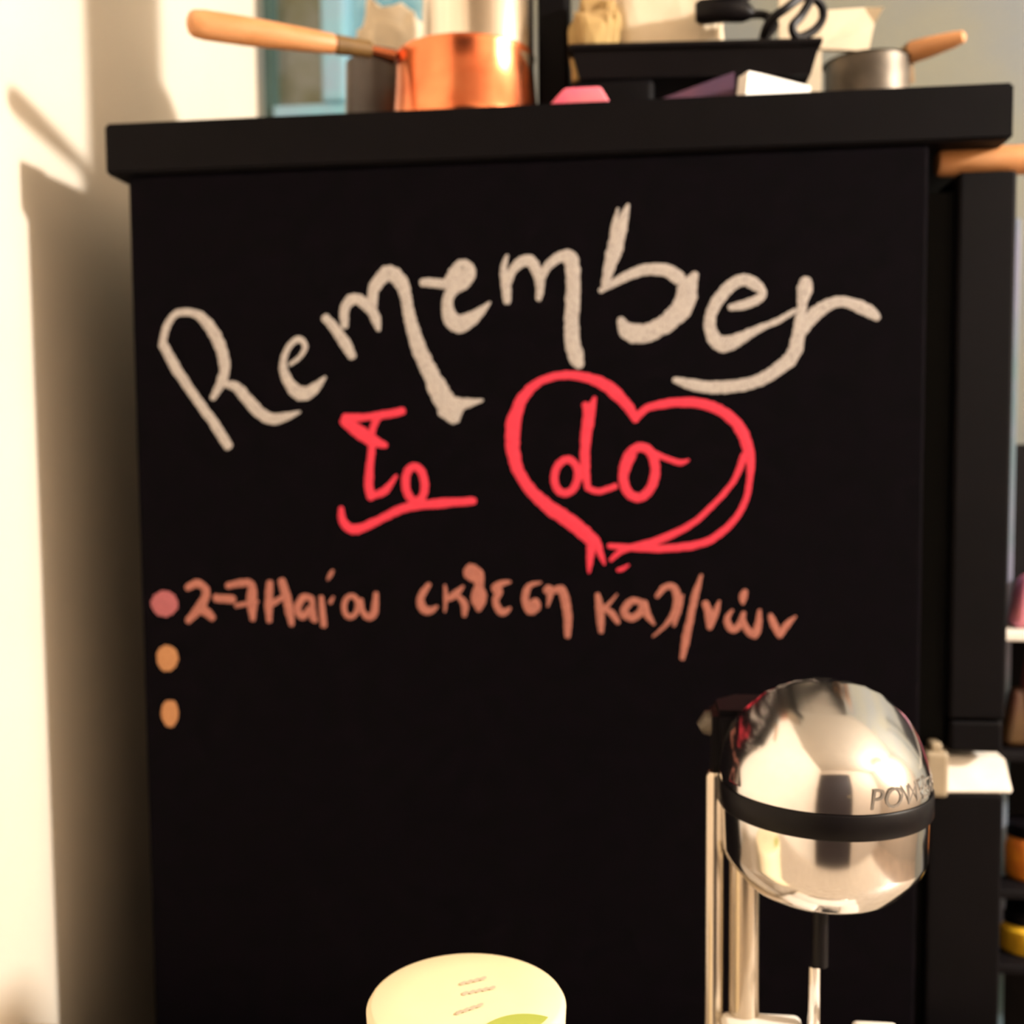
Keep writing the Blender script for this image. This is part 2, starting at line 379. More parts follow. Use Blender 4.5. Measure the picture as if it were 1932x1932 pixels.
# to do, with a heart
letter([
 ([(761, 775), (740, 780), (713, 784), (690, 787), (650, 790)], [14, 15, 15, 13, 18]),
 ([(648, 793), (678, 815), (704, 832), (729, 841)], [18, 25, 22, 9]),
 ([(711, 790), (704, 806), (700, 824)], [14, 12, 14]),
 ([(704, 828), (698, 876), (696, 915), (700, 940)], [13, 14, 17, 14]),
 ([(700, 936), (726, 926), (748, 897)], [12, 14, 5])], R, 'red chalk letter t')
letter([(ell(783, 913, 18, 33, -100, 370, 12, -.08), 15)], R, 'red chalk letter o beside the t')
letter([([(643, 958), (648, 986), (670, 999), (709, 984), (765, 958), (826, 950), (895, 945)], [9, 16, 18, 15, 16, 17, 14])], R, 'red chalk underline', 'chalk_underline')
letter([
 ([(1200, 793), (1183, 765), (1148, 731), (1109, 713), (1061, 708), (1017, 721), (987, 750), (970, 793), (967, 837), (976, 884), (1000, 923), (1035, 956), (1078, 986), (1117, 1019), (1132, 1036)], [13, 20, 22, 18, 15, 15, 20, 26, 26, 22, 21, 25, 28, 25, 12]),
 ([(1115, 1030), (1113, 1055), (1111, 1080)], [16, 13, 5]), ([(1128, 1035), (1135, 1050), (1140, 1065)], [14, 11, 4]),
 ([(1204, 784), (1226, 768), (1278, 759), (1330, 763), (1374, 784), (1400, 815), (1413, 854), (1415, 897), (1404, 950), (1374, 993), (1330, 1023), (1270, 1034), (1209, 1034), (1148, 1030)], [13, 14, 17, 18, 20, 22, 19, 12, 11, 12, 14, 14, 13, 9]),
 ([(1404, 858), (1385, 906), (1348, 950), (1304, 989), (1243, 1019), (1178, 1037), (1152, 1057)], [13, 10, 10, 11, 14, 11, 7]),
 ([(1165, 1076), (1175, 1073), (1186, 1066)], [6, 8, 4])], R, 'red chalk heart round the word do', 'chalk_heart')
letter([
 ([(1122, 750), (1111, 789), (1104, 841), (1104, 889), (1109, 923)], [7, 21, 18, 17, 11]), ([(1104, 762), (1106, 780), (1105, 800)], [12, 12, 12]),
 (ell(1068, 899, 22, 32, -60, 360, 12, .15), 14),
 ([(1109, 921), (1130, 927), (1162, 917)], 11)], R, 'red chalk letter d inside the heart')
letter([
 (ell(1206, 891, 30, 48, -80, 370, 14, .12), 17), ([(1196, 858), (1182, 885), (1176, 910)], [10, 13, 11]),
 ([(1230, 855), (1257, 865), (1283, 873), (1299, 868)], [14, 10, 10, 5])], R, 'red chalk letter o inside the heart')
# the list
def bullet(cx, cy, rx, ry, m, lab):
    bm = B()
    c = P(cx, cy, 0); vs = []
    cv = bm.verts.new((c.x, -.0006, c.z))
    for k in range(28):
        t = 2 * math.pi * k / 28; f = 1 + random.uniform(-.07, .07)
        q = P(cx + rx * f * math.cos(t), cy + ry * f * math.sin(t), 0); vs.append(bm.verts.new((q.x, -.0002, q.z)))
    for k in range(28): bm.faces.new((cv, vs[k], vs[(k + 1) % 28]))
    obj('chalk_bullet', bm, m, panel, label=lab)
bullet(310, 1139, 25, 25, M['chalk_rose'], 'rose chalk bullet dot')
bullet(316, 1242, 20, 25, M['chalk_tan'], 'tan chalk bullet dot')
bullet(321, 1346, 16, 26, M['chalk_tan'], 'small tan chalk bullet dot')
for st, lab in [
 ([([(353, 1109), (373, 1101), (389, 1116), (379, 1143), (354, 1172)], [13, 15, 14, 18, 12]), ([(366, 1151), (386, 1153), (402, 1167)], [10, 17, 12])], '2'),
 ([([(406, 1128), (423, 1130), (441, 1131)], 15)], 'dash'),
 ([([(429, 1105), (455, 1100), (474, 1103), (475, 1136), (477, 1169)], [12, 14, 14, 19, 10]), ([(445, 1143), (466, 1139), (487, 1135)], [9, 8, 6])], '7'),
 ([([(509, 1098), (507, 1136), (508, 1172)], [12, 15, 11]), ([(531, 1095), (541, 1126), (546, 1153), (550, 1179)], [15, 16, 16, 10]), ([(509, 1142), (525, 1132), (539, 1124)], 11)], 'M'),
 ([([(588, 1129), (572, 1128), (561, 1149), (571, 1163), (586, 1149), (590, 1169)], [10, 14, 14, 13, 13, 10]), ([(588, 1128), (590, 1150), (594, 1172)], 10)], 'a'),
 ([([(606, 1126), (608, 1153), (611, 1181)], [9, 12, 12]), ([(628, 1076), (623, 1085), (618, 1094)], [5, 8, 4]), ([(629, 1126), (623, 1137)], [5, 8])], 'i with accents'),
 ([(ell(662, 1144, 13, 20, -90, 365, 12, .1), 10)], 'o'),
 ([([(681, 1131), (684, 1153), (694, 1164), (706, 1156), (709, 1119)], [8, 10, 13, 14, 9])], 'u'),
 ([([(810, 1102), (799, 1117), (793, 1133), (799, 1149), (812, 1152), (825, 1144)], [8, 13, 14, 16, 14, 5])], 'epsilon'),
 ([([(839, 1104), (841, 1127), (839, 1154)], [5, 8, 4]), ([(874, 1106), (859, 1121), (845, 1131)], [5, 14, 9]), ([(864, 1125), (876, 1139), (876, 1162)], [8, 14, 8])], 'kappa'),
 ([([(889, 1068), (884, 1082), (901, 1094), (904, 1110)], [14, 19, 18, 16]), ([(903, 1108), (903, 1127), (903, 1151)], [18, 31, 10]), ([(893, 1070), (906, 1082), (908, 1098)], [12, 12, 10])], 'theta'),
 ([([(963, 1098), (946, 1101), (934, 1110), (942, 1117), (935, 1131), (940, 1149), (950, 1155), (963, 1147)], [5, 12, 15, 13, 12, 13, 14, 5])], 'second epsilon'),
 ([([(1021, 1099), (1001, 1104), (992, 1119), (992, 1139), (1001, 1151), (1013, 1146), (1011, 1133), (999, 1141)], [4, 10, 13, 14, 17, 13, 10, 9])], 'sigma'),
 ([([(1029, 1115), (1037, 1112), (1037, 1127), (1033, 1144)], [12, 16, 10, 4]), ([(1044, 1115), (1058, 1112), (1066, 1131), (1071, 1164), (1071, 1201)], [11, 16, 17, 16, 11])], 'eta'),
 ([([(1127, 1121), (1132, 1151), (1134, 1192)], [9, 16, 10]), ([(1164, 1121), (1148, 1140), (1132, 1154)], [3, 7, 11]), ([(1141, 1149), (1155, 1158), (1166, 1175)], [9, 13, 9])], 'second kappa'),
 ([([(1212, 1137), (1192, 1134), (1177, 1153), (1189, 1166), (1207, 1157), (1215, 1137), (1221, 1160), (1234, 1178)], [10, 13, 14, 14, 14, 12, 14, 5])], 'alpha'),
 ([([(1239, 1126), (1253, 1109), (1269, 1107), (1278, 1126), (1275, 1151), (1257, 1178), (1232, 1201)], [8, 12, 13, 16, 15, 8, 4]), ([(1289, 1122), (1280, 1151), (1271, 1181)], [3, 11, 6])], 'lambda'),
 ([([(1323, 1085), (1312, 1122), (1303, 1163), (1294, 1206), (1287, 1243)], [6, 13, 13, 15, 9])], 'slash'),
 ([([(1330, 1137), (1337, 1158), (1339, 1185)], [13, 15, 11]), ([(1357, 1134), (1349, 1158), (1340, 1183)], [5, 13, 9])], 'nu'),
 ([([(1382, 1151), (1372, 1166), (1376, 1183), (1387, 1187), (1398, 1174), (1403, 1156)], [5, 11, 14, 13, 13, 9]), ([(1400, 1169), (1410, 1188), (1423, 1198), (1430, 1181), (1433, 1151)], [10, 13, 14, 14, 7]), ([(1406, 1115), (1402, 1127), (1401, 1139)], [11, 15, 6])], 'omega with an accent'),
 ([([(1453, 1160), (1460, 1178), (1471, 1200)], [9, 14, 11]), ([(1471, 1200), (1485, 1178), (1501, 1163)], [10, 12, 4])], 'last nu'),
]:
    letter(st, K, 'dusty pink chalk ' + lab)

# ------------------------------------------------------------------ counter in front of the refrigerator
ZW = 0.86
ct = thing('base_cabinet', 'cream base cabinet below the worktop beside the black refrigerator', 'cabinet', (-.03, -.32, 0))
obj('body', box(B(), (XL + .005, -.58, .1), (.45, -.035, ZW - .03), .002), M['cabinet'], ct)
obj('plinth', box(B(), (XL + .005, -.54, 0), (.43, -.035, .0995)), M['rack'], ct)
for a0, a1 in ((XL + .01, -.03), (-.024, .445)):
    dd = obj('door', box(B(), (a0, -.6, .11), (a1, -.5805, ZW - .035), .003), M['cabinet'], ct)
    obj('handle', tube(B(), [(a1 - .05, -.6, .7), (a1 - .05, -.625, .7), (a1 - .05, -.625, .6), (a1 - .05, -.6, .6)], .005, 8), M['steel'], dd, smooth=True)
base_obj('worktop', box(B(), (XL + .002, -.63, ZW - .0295), (.47, -.03, ZW), .004), M['worktop'], (-.02, -.33, ZW - .0295), 'light stone worktop running below the blackboard side', 'worktop')

# ------------------------------------------------------------------ drink mixer
MY = -0.20
mc = P(1553, 1500, MY)
mr = 0.0572
def mz(py, dy=0.0): return P(1553, py, MY + dy).z
z_top = mz(1281); z_band1 = mz(1538, -mr); z_band0 = mz(1587, -mr); z_bot = mz(1722, -mr * .6)
mx_ = thing('drink_mixer', 'chrome drink mixer with a black band in front of the blackboard', 'mixer', (mc.x, MY, ZW))
C0 = (mc.x, MY, 0)
H = z_top - z_band1
up = [(0, z_top), (.008, z_top - .0006), (.016, z_top - .0023), (.024, z_top - .0050), (.032, z_top - .0090), (.039, z_top - .0145), (.0455, z_top - .0208), (.0510, z_top - .0280), (.0545, z_top - .0355), (.0566, z_top - .0440), (mr, z_top - .053), (mr, z_band1 + .0005), (0, z_band1 + .0005)]
sb = lathe(B(), up, C0, 96)
YC = MY + .006                       # the shell ends in a flat back and its top leans to the front
for v in sb.verts:
    d = YC - v.co.y
    if v.co.z > z_top - .05 and d > 0:
        v.co.z -= .55 * d * max(0, 1 - d / (mr + .006))
    if d < 0 and v.co.z > z_band1 + .001:
        v.co.y = YC - d * .03
shell = obj('motor_housing', sb, M['chrome'], mx_, smooth=True)
obj('band', lathe(B(), [(0, z_band1), (mr + .0004, z_band1), (mr + .0010, z_band1 - .001), (mr + .0010, z_band0 + .001), (mr + .0004, z_band0), (0, z_band0)], C0, 96), M['plastic'], mx_, smooth=True, label='black rubber band')
lowp = [(0, z_band0 - .0005), (mr - .001, z_band0 - .0005), (mr - .0013, z_band0 - .024), (mr - .003, z_band0 - .030), (mr - .0145, z_bot + .004), (mr - .018, z_bot + .001), (mr - .024, z_bot), (0, z_bot - .001)]
obj('lower_housing', lathe(B(), lowp, C0, 96), M['chrome'], mx_, smooth=True)
# rear housing and twin columns, at the back left
def slabprism(bm, pts, z0, z1):
    a = [bm.verts.new((p.x, p.y, z0)) for p in pts]; b = [bm.verts.new((p.x, p.y, z1)) for p in pts]
    n = len(pts); bm.faces.new(a); bm.faces.new(b[::-1])
    for k in range(n): bm.faces.new((a[k], a[(k + 1) % n], b[(k + 1) % n], b[k]))
    return bm
pts = [Vector((mc.x + q[0], MY + q[1], 0)) for q in ((-.0605, .0085), (.040, .0085), (.040, .040), (.026, .056), (-.046, .056), (-.0605, .040))]
bm = slabprism(B(), pts, z_band0 - .022, z_top - .022)
bmesh.ops.bevel(bm, geom=bm.edges[:], offset=.004, segments=2, affect='EDGES')
rear = obj('rear_housing', bm, M['plastic'], mx_, smooth=True, label='black rear housing')
kn = P(1350, 1362, MY + .03)
obj('switch_knob', tube(B(), [kn + Vector((.022, .004, -.006)), kn + Vector((.004, 0, 0)), kn + Vector((-.004, 0, -.001)), kn + Vector((-.009, 0, -.004))], [.008, .009, .008, .004], 16), M['steel'], rear, smooth=True)
ca = P(1348, 1700, MY + .012); cb = P(1404, 1700, MY + .01)
mm = depth(MY + .03)
obj('column', lathe(B(), [(0, ZW + .0145), (.0056, ZW + .0145), (.0056, P(1348, 1462, MY + .012).z), (.004, P(1348, 1455, MY + .012).z), (0, P(1348, 1455, MY + .012).z)], (ca.x, ca.y, 0), 24), M['brushed'], mx_, smooth=True)
obj('column', lathe(B(), [(0, ZW + .012), (.0090, ZW + .012), (.0090, z_band0 - .03), (0, z_band0 - .03)], (cb.x, cb.y, 0), 32), M['brushed'], mx_, smooth=True)
obj('base', box(B(), (mc.x - .085, MY - .075, ZW), (mc.x + .06, MY + .075, ZW + .014), .006, 3), M['chrome'], mx_, smooth=True)
sp = P(1540, 1800, MY)
zsp = P(1540, 1822, MY).z
obj('spindle', lathe(B(), [(0, zsp + .0005), (.0046, zsp + .0005), (.0046, z_bot - .0005), (0, z_bot - .0005)], (sp.x + .002, sp.y, 0), 24), M['plastic'], mx_, smooth=True, label='black upper spindle')
rod = obj('spindle_rod', lathe(B(), [(0, ZW + .03), (.0034, ZW + .03), (.0034, zsp), (0, zsp)], (sp.x - .001, sp.y, 0), 24), M['chrome'], mx_, smooth=True)
obj('agitator', lathe(B(), [(0, ZW + .022), (.010, ZW + .022), (.013, ZW + .026), (.010, ZW + .031), (0, ZW + .031)], (sp.x - .001, sp.y, 0), 16), M['chrome'], rod, smooth=True)
# forked cup bracket, open towards the back
zf = P(1440, 1911, MY + .01).z
bm = B()
l0, l1 = P(1362, 1920, MY + .0).x, P(1516, 1920, MY + .0).x
box(bm, (l0, MY - .03, zf - .008), (l1, MY + .012, zf), .004, 3)
box(bm, (P(1612, 1920, MY).x, MY - .03, zf - .009), (P(1700, 1920, MY).x, MY + .010, zf - .0005), .003, 3)
box(bm, (l0 + .004, MY - .055, zf - .008), (P(1700, 1920, MY).x - .002, MY - .0295, zf - .001), .003, 3)
obj('cup_bracket', bm, M['cap'], mx_, smooth=True, label='pale forked cup bracket')
# lettering POWER wrapped round the shell
def text_wrap(s, size, az0, zbase, rad, parent, m, name, italic=.15):
    cu = bpy.data.curves.new('t', 'FONT'); cu.body = s; cu.size = size; cu.shear = italic; cu.extrude = 0.0; cu.resolution_u = 3
    o = bpy.data.objects.new('t', cu); COL.objects.link(o)
    me = bpy.data.meshes.new_from_object(o.evaluated_get(bpy.context.evaluated_depsgraph_get()))
    COL.objects.unlink(o); bpy.data.objects.remove(o)
    bm = B(); bm.from_mesh(me)
    bmesh.ops.subdivide_edges(bm, edges=[e for e in bm.edges if e.calc_length() > size * .2], cuts=2)
    for v in bm.verts:
        az = az0 + v.co.x / rad
        v.co = Vector((C0[0] + rad * math.sin(az), C0[1] - rad * math.cos(az), zbase + v.co.y))
    return obj(name, bm, m, parent, label='grey printed lettering POWER')
q = P(1634, 1520, MY - .05)
az_p = math.asin(min(.95, max(-.95, (q.x - mc.x) / mr)))
text_wrap('POWER', .0155, az_p, P(1640, 1519, MY - .048).z, mr + .0003, shell, M['ink'], 'brand_lettering'.replace('brand', 'printed'))

# ------------------------------------------------------------------ cream tub
TY = -0.29
tcn = P(880, 1884, TY); tr = 0.0496
tb = thing('tub', 'round cream tub with a printed lid in front of the blackboard', 'tub', (tcn.x, TY, ZW))
zl = tcn.z
obj('tub_body', lathe(B(), [(0, ZW), (tr - .007, ZW), (tr - .005, ZW + .003), (tr - .002, zl - .0135), (0, zl - .0135)], (tcn.x, TY, 0), 64), M['tub'], tb, smooth=True)
lid = obj('lid', lathe(B(), [(0, zl - .013), (tr, zl - .013), (tr + .0005, zl - .003), (tr - .0008, zl - .0008), (tr - .0025, zl), (tr * .6, zl + .0007), (0, zl + .0012)], (tcn.x, TY, 0), 96), M['tub'], tb, smooth=True)
# printed green roundel and pale illegible print on the lid
def PZ(px, py, z):
    d = ray(px, py); t = (z - CO.z) / d.z; return CO + d * t
g = PZ(990, 1968, zl)
bm = B(); cv = []
for k in range(48):
    t = 2 * math.pi * k / 48
    x, y = g.x + .0227 * math.cos(t), g.y + .0227 * math.sin(t)
    if math.hypot(x - tcn.x, y - TY) > tr - .004:
        s_ = (tr - .004) / math.hypot(x - tcn.x, y - TY); x, y = tcn.x + (x - tcn.x) * s_, TY + (y - TY) * s_
    cv.append(bm.verts.new((x, y, zl + .0016)))
bm.faces.new(cv)
obj('green_print', bm, M['green'], lid, label='green printed roundel')
for (ax, ay, bx, by, n) in ((868, 1856, 918, 1844, 4), (872, 1875, 935, 1862, 5), (860, 1912, 912, 1894, 4)):
    bm = B(); strip = []
    for k in range(n * 2 + 1):
        t0 = k / (n * 2); wv = Vector((0, (.0009, .0022)[k % 2], 0))
        p0 = PZ(ax + (bx - ax) * t0, ay + (by - ay) * t0, zl + .0016)
        strip.append((bm.verts.new(p0 - wv), bm.verts.new(p0 + wv)))
    for a_, b_ in zip(strip, strip[1:]): bm.faces.new((a_[0], b_[0], b_[1], a_[1]))
    obj('faded_print', bm, M['print'], lid, label='faded grey print')

# ------------------------------------------------------------------ things on the top slab
ZT = zt + 0.0003
# copper pot with a long wooden handle
pc = Vector((P(878, 150, .068).x, .068, ZT))
pr = .058
pz = P(878, 58, .068 - pr).z - ZT
pot = thing('copper_pot', 'copper pot with a long wooden handle and a steel insert on the black slab', 'pot', pc)
prof = [(0, 0), (pr + .001, 0), (pr + .0025, .004), (pr + .001, .010), (pr - .001, pz * .5), (pr - .003, pz - .006), (pr - .0015, pz - .002), (pr - .002, pz), (pr - .005, pz - .001)]
obj('pot_body', lathe(B(), prof + [(pr - .0055, pz - .006), (pr - .004, pz * .5), (pr - .003, .006), (0, .004)], pc, 64), M['copper'], pot, smooth=True)
tip = P(352, 42, -.033); root = P(640, 85, .026)
end = tip + (root - tip) * (1 + (705 - 640) / (640 - 352) * .98)
dr = (end - tip).normalized()
def along(t): return tip + (end - tip) * t
hd = obj('handle', tube(B(), [along(.0), along(.012), along(.035), along(.09), along(.3), along(.6), along(.78), along(.80)], [.003, .0072, .0095, .0105, .0104, .0088, .0075, .006], 20), M['wood'], pot, smooth=True)
obj('handle_ferrule', tube(B(), [along(.801), along(.9), along(1.0)], [.0074, .0068, .0065], 16), M['wood_dark'], hd, smooth=True, label='dark wooden handle end')
tgt = Vector((pc.x, pc.y, end.z - .004)); tgt = tgt + (Vector((end.x, end.y, tgt.z)) - tgt).normalized() * (pr - .001)
obj('handle_bracket', tube(B(), [along(.97), (along(1.0) + tgt) / 2, tgt], [.004, .005, .006], 10), M['copper'], pot, smooth=True)
# tall steel canister standing in the pot
cnp = Vector((P(902, 40, .066).x, .066, ZT + .0045)); cnr = .0445
ins = obj('steel_insert', lathe(B(), [(0, 0), (cnr - .003, 0), (cnr - .0005, .003), (cnr, .012), (cnr, .245), (cnr - .003, .252), (0, .252)], cnp, 72), M['brushed'], pot, smooth=True, label='tall brushed steel cylinder standing in the pot')
obj('insert_lid', lathe(B(), [(0, .2525), (cnr - .004, .2525), (cnr - .004, .275), (cnr - .012, .285), (0, .287)], cnp, 48), M['plastic'], ins, smooth=True)
# brown cup and cream paper bag left of the pot
cup0 = Vector((P(692, 150, .085).x, .13, ZT)); cr = .030
cz = P(692, 100, .10).z - ZT
cp = thing('brown_cup', 'dark brown cup left of the copper pot below its handle', 'cup', cup0)
obj('cup_body', lathe(B(), [(0, 0), (cr - .004, 0), (cr - .002, .003), (cr, cz * .5), (cr - .001, cz), (cr - .004, cz), (cr - .004, cz * .5), (cr - .006, .006), (0, .005)], cup0, 40), M['cup'], cp, smooth=True)
bgp = Vector((P(738, 60, .19).x, .20, ZT))
base_obj('paper_bag', crumple(B(), bgp, (.062, .045, P(738, 22, .2).z - ZT), 3.3, .22, 4), M['paper'], bgp, 'crumpled cream paper bag behind the copper pot', 'bag')

# tall black box right of the pot (its shadow falls on the left wall)
bx0, bx1 = P(1014, 100, .078).x, P(1072, 100, .078).x
tbx = thing('storage_box', 'tall matte black storage box right of the copper pot', 'box', ((bx0 + bx1) / 2, .102, ZT))
obj('box_body', box(B(), (bx0, .078, ZT), (bx1, .126, ZT + .285), .003), M['black'], tbx)
obj('lid', box(B(), (bx0 - .002, .076, ZT + .2855), (bx1 + .002, .128, ZT + .31), .004), M['black'], tbx)
# pink eraser
e0, e1 = P(1040, 190, .012), P(1150, 190, .012)
eh = P(1095, 169, .012).z - ZT
bm = box(B(), (e0.x, .005, ZT), (e1.x, .019, ZT + eh), .0025, 3)
for v in bm.verts:
    if v.co.z > ZT + eh * .4: v.co.x += (.010 if v.co.x < (e0.x + e1.x) / 2 else -.006) * (v.co.z - ZT) / eh
base_obj('eraser', bm, M['pink'], ((e0.x + e1.x) / 2, .012, ZT), 'pink eraser lying at the front edge of the black slab', 'eraser', smooth=True)
# black roasting tin carried by a dark pouch and a plum box
TYN = .045
tx0, tx1 = P(1078, 120, TYN).x, P(1548, 120, TYN).x
tz0, tz1 = P(1300, 134, TYN).z, P(1300, 78, TYN).z
tn = thing('roasting_tin', 'black roasting tin full of papers and cords on the black slab', 'tin', ((tx0 + tx1) / 2, .086, tz0))
def trough(bm, x0, x1, y0, y1, z0, z1, t, flare=.006):
    o0 = [(x0 + flare, y0 + flare, z0), (x1 - flare, y0 + flare, z0), (x1 - flare, y1 - flare, z0), (x0 + flare, y1 - flare, z0)]
    o1 = [(x0, y0, z1), (x1, y0, z1), (x1, y1, z1), (x0, y1, z1)]
    i1 = [(x0 + t, y0 + t, z1), (x1 - t, y0 + t, z1), (x1 - t, y1 - t, z1), (x0 + t, y1 - t, z1)]
    i0 = [(x0 + flare + t, y0 + flare + t, z0 + t), (x1 - flare - t, y0 + flare + t, z0 + t), (x1 - flare - t, y1 - flare - t, z0 + t), (x0 + flare + t, y1 - flare - t, z0 + t)]
    V = [[bm.verts.new(p) for p in r] for r in (o0, o1, i1, i0)]
    for a, b in zip(V, V[1:]):
        for k in range(4): bm.faces.new((a[k], a[(k + 1) % 4], b[(k + 1) % 4], b[k]))
    bm.faces.new(V[0]); bm.faces.new(V[3])
    return bm
bm = trough(B(), tx0, tx1, TYN, .127, tz0, tz1, .002)
# tin droops a little to the right
for v in bm.verts: v.co.z -= .010 * max(0, (v.co.x - (tx0 + tx1) / 2) / (tx1 - tx0))
obj('tin_body', bm, M['plastic'], tn)
bm = B(); zr = tz1
rimp = [(tx0, TYN, zr), (tx1, TYN, zr - .005), (tx1, .127, zr - .005), (tx0, .127, zr), (tx0, TYN, zr)]
tube(bm, rimp, .0028, 8)
obj('tin_rim', bm, M['plastic'], tn, smooth=True)
# dark pouch under the tin's left half
bm = box(B(), (P(1080, 150, .06).x, .05, ZT), (P(1235, 150, .06).x, .125, tz0 - .0004), .006, 3)
base_obj('pouch', bm, M['black'], (P(1150, 150, .06).x, .12, ZT), 'flat black pouch under the left half of the roasting tin', 'pouch', smooth=True)
# plum box tilted under the tin
pa, pb = P(1240, 160, .05).x + .0006, P(1386, 160, .05).x
bm = slabprism(B(), [Vector((pa, .05, 0)), Vector((pb, .05, 0)), Vector((pb, .16, 0)), Vector((pa, .16, 0))], ZT, tz0 - .0005)
for v in bm.verts:
    if v.co.z > ZT + .001 and v.co.x < (pa + pb) / 2: v.co.z -= (tz0 - ZT) * .55
base_obj('wedge_box', bm, M['purple'], ((pa + pb) / 2, .1, ZT), 'dark plum wedge-shaped box under the roasting tin', 'box')
# white folded card
c_ = [P(1405, 180, .022), P(1412, 134, .024), P(1440, 140, .033), P(1530, 163, .060), P(1522, 176, .058)]
bm = B()
pts_ = []
for i, p in enumerate(c_):
    z = ZT if i in (0, 4) else max(p.z, ZT + .002)
    lim = tz0 - .010 * max(0, (p.x - (tx0 + tx1) / 2) / (tx1 - tx0)) - .0006
    pts_.append(Vector((p.x, p.y, min(z, lim))))
fa = [bm.verts.new(p) for p in pts_]
fb = [bm.verts.new(p + Vector((-.006, .012, -.0004 if i not in (0, 4) else 0))) for i, p in enumerate(pts_)]
bm.faces.new(fa); bm.faces.new(fb[::-1])
for k in range(5): bm.faces.new((fa[k], fa[(k + 1) % 5], fb[(k + 1) % 5], fb[k]))
base_obj('white_card', bm, M['white'], (c_[0].x + .02, .042, ZT), 'bright white folded card under the right end of the roasting tin', 'card')
# contents of the tin
bmz = tz0 + .0022
bb = Vector((P(1246, 40, .09).x, .094, bmz))
base_obj('paper_sack', crumple(B(), bb, (.096, .044, .105), 8.1, .22, 4), M['paper'], bb, 'large cream paper sack rising from the roasting tin', 'bag')
kb = Vector((P(1124, 40, .08).x, .082, bmz))
base_obj('paper_bag', crumple(B(), kb, (.038, .05, .062), 5.7, .25, 4), M['kraft'], kb, 'small brown paper bag at the left end of the roasting tin', 'bag')
wb = Vector((P(1560, 50, .15).x, .16, bmz - .004))
wz = [P(1548, 20, .112), P(1632, 12, .112), P(1666, 16, .112), P(1650, 45, .112), P(1640, 94, .112), P(1548, 94, .112)]
bm = B()
sheet = [(p.x, .112 + .003 * math.sin(i * 2.1), p.z) for i, p in enumerate(wz)]
a_ = [bm.verts.new(p) for p in sheet]; b_ = [bm.verts.new((p[0], p[1] + .006, p[2])) for p in sheet]
bm.faces.new(a_); bm.faces.new(b_[::-1])
for k in range(6): bm.faces.new((a_[k], a_[(k + 1) % 6], b_[(k + 1) % 6], b_[k]))
box(bm, (P(1470, 50, .112).x, .1105, bmz - .003), (P(1549, 50, .112).x + .0005, .1175, P(1548, -30, .112).z))
base_obj('envelope', bm, M['paper'], (P(1510, 50, .112).x, .114, bmz - .003), 'white paper envelope sticking out right of the cords', 'envelope')
# black plug and cord
cs = .056
pl = thing('power_cord', 'coiled black power cord with a plug on top of the roasting tin', 'cord', P(1420, 70, cs))
cc = [P(x, y, cs + .012 * math.sin(i)) for i, (x, y) in enumerate([(1395, 30), (1440, 28), (1462, 48), (1440, 72), (1452, 40), (1480, 18), (1520, -8), (1548, 8), (1552, 35), (1535, 58), (1505, 70), (1495, 50), (1515, 25), (1530, -15), (1480, -30), (1430, -20), (1400, -5), (1350, -18)])]
cpts = [Vector(p) for p in catmull([tuple(p) for p in cc], 8)]
obj('cord', tube(B(), cpts, .0034, 8), M['plastic'], pl, smooth=True)
obj('plug', tube(B(), [P(1312, 24, cs), P(1322, 23, cs), P(1370, 18, cs), P(1405, 22, cs), P(1420, 27, cs)], [.007, .0095, .0095, .008, .004], 14), M['plastic'], pl, smooth=True)
# small steel pan with wooden handle on the right
sy = .125
s0 = Vector((P(1640, 130, sy).x, sy + .01, ZT)); sr = .034; sz = P(1640, 98, sy - .02).z - ZT
pan = thing('steel_pan', 'small dull steel pan with a wooden handle at the right end of the slab', 'pan', s0)
obj('pan_body', lathe(B(), [(0, 0), (sr - .004, 0), (sr - .001, .003), (sr, sz), (sr + .002, sz + .0005), (sr - .0025, sz), (sr - .003, .004), (0, .003)], s0, 48), M['steel'], pan, smooth=True)
h0, h1 = P(1716, 100, sy), P(1822, 68, sy - .02)
hp = obj('handle', tube(B(), [h0 + (h1 - h0) * t for t in (0, .05, .35, .8, .96, 1)], [.0078, .0088, .0082, .0062, .0046, .002], 16), M['wood'], pan, smooth=True)
j = s0 + Vector((sr - .001, 0, sz * .72))
obj('handle_socket', tube(B(), [j, h0 + (h1 - h0) * -.12, h0], [.006, .008, .0085], 12), M['wood_dark'], pan, smooth=True, label='dark handle socket')
# wooden stick in the gap above the door
k0, k1 = P(1768, 300, .03), P(1950, 282, .03)
zst = zdt + .0112
base_obj('wooden_stick', tube(B(), [Vector((k0.x, .03, zst)), Vector((k0.x + .004, .03, zst)), Vector((k1.x, .03, zst)), Vector((k1.x + .01, .03, zst))], [.009, .0105, .0108, .009], 16), M['wood'], ((k0.x + k1.x) / 2, .03, zdt), 'orange-brown wooden stick lying on the refrigerator door under the slab', 'stick', smooth=True)

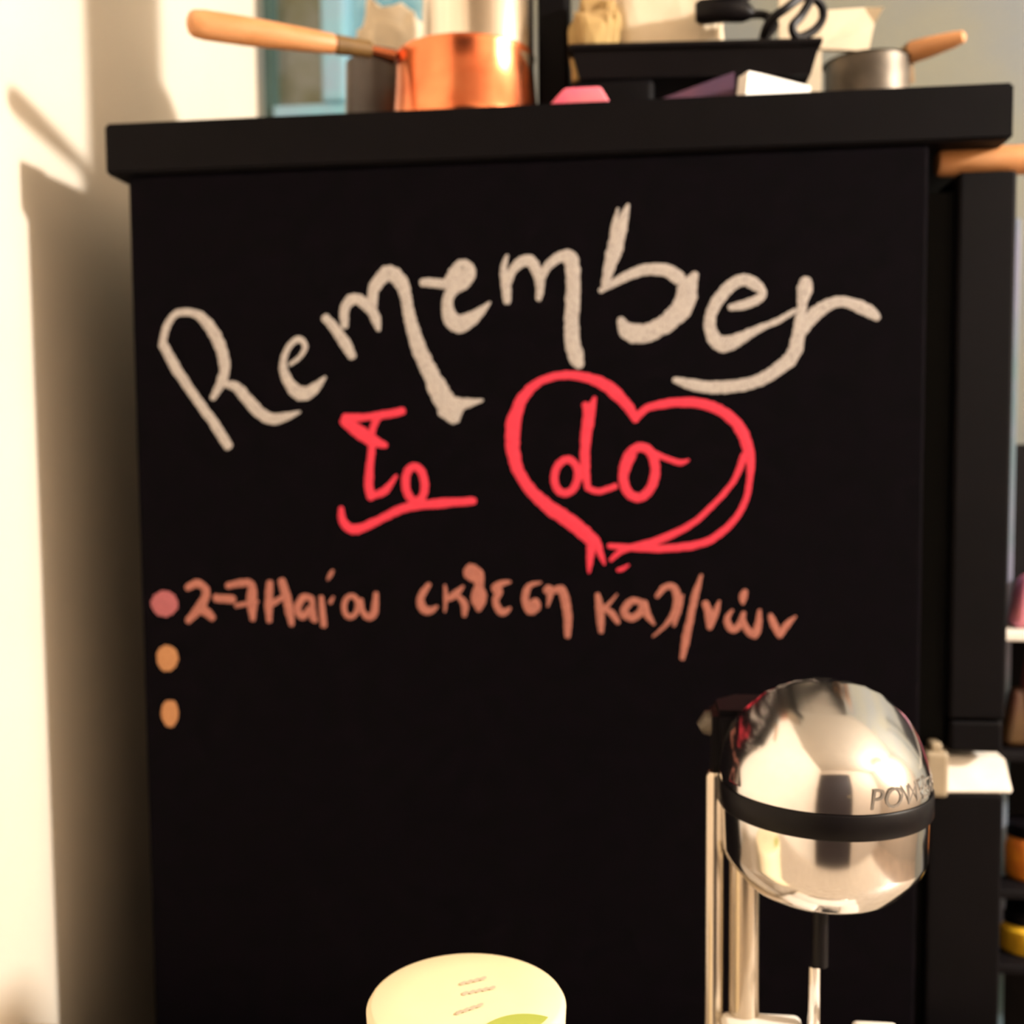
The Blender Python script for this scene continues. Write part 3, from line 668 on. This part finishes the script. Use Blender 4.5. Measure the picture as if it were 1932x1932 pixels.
# ------------------------------------------------------------------ narrow spice rack right of the refrigerator
RY = .10
rx0 = P(1926, 700, RY).x; rx1 = rx0 + .30
rk = thing('spice_rack', 'narrow dark rack of jars and packets right of the refrigerator', 'rack', ((rx0 + rx1) / 2, RY + .06, 0))
for xx in (rx0, rx1 - .012):
    obj('upright', box(B(), (xx, RY + .03, 0), (xx + .008, RY + .042, 1.5), .001), M['rackpost'], rk, label='blue-grey upright')
    obj('upright', box(B(), (xx, RY + .10, 0), (xx + .008, RY + .112, 1.5), .001), M['rack'], rk)
obj('back_panel', box(B(), (rx0 + .009, RY + .113, .05), (rx1, RY + .118, P(1925, 840, RY).z)), M['rack'], rk)
sh = [1192, 1420, 1680, 1822]
shz = []
for i, py in enumerate(sh):
    z = P(1915, py, RY).z
    shz.append(z)
    obj('shelf', box(B(), (rx0 - .012, RY + .0, z - .008), (rx1, RY + .112, z), .0015), M['cap'] if i == 0 else M['rack'], rk, label='pale shelf edge' if i == 0 else None)
for z in (.12, .5):
    obj('shelf', box(B(), (rx0 - .012, RY, z - .008), (rx1, RY + .112, z), .0015), M['rack'], rk)
def packet(name, label, px, py0, z, wd, m):
    x = P(px, py0, RY + .02).x; h = max(.02, P(px, py0, RY + .02).z - z - .0004)
    bm = box(B(), (x, RY + .012, z + .0004), (x + wd, RY + .042, z + .0004 + h), .006, 3)
    for v in bm.verts:
        f = (v.co.z - z) / h
        v.co.y = RY + .027 + (v.co.y - RY - .027) * (1 - .7 * max(0, f - .2))
        v.co.x += (.010 * f if v.co.x < x + wd / 2 else -.006 * f)
    base_obj(name, bm, m, (x + wd / 2, RY + .027, z + .0004), label, 'packet', smooth=True)
packet('spice_packet', 'rose pink packet on the pale shelf of the spice rack', 1908, 1085, shz[0], .07, M['rose'])
packet('spice_packet', 'dark ochre and wine packet below the pale shelf of the spice rack', 1890, 1300, shz[1], .07, M['ochre'])
packet('spice_packet', 'wine red packet behind the ochre one on the spice rack', 1925, 1215, shz[1], .06, M['magenta'])
def jar(label, pxl, pyt, z, m, lidm):
    x = P(pxl, pyt, RY + .03).x; r = .022; h = max(.02, P(pxl, pyt, RY + .03).z - z - .0004)
    c = Vector((x + r, RY + .035, z + .0004))
    o = thing('spice_jar', label, 'jar', c, 'spice jars on the rack')
    obj('jar_body', lathe(B(), [(0, 0), (r - .002, 0), (r, .003), (r, h * .82), (r - .004, h), (0, h)], c, 32), m, o, smooth=True)
    obj('lid', lathe(B(), [(0, h + .0003), (r - .003, h + .0003), (r - .003, h + .010), (r - .004, h + .011), (0, h + .011)], c, 32), lidm, o, smooth=True)
jar('orange spice jar right of the refrigerator, above the yellow one', 1895, 1575, shz[2], M['amber'], M['plastic'])
jar('yellow spice jar right of the refrigerator, below the orange one', 1884, 1736, shz[3], M['yellow'], M['plastic'])
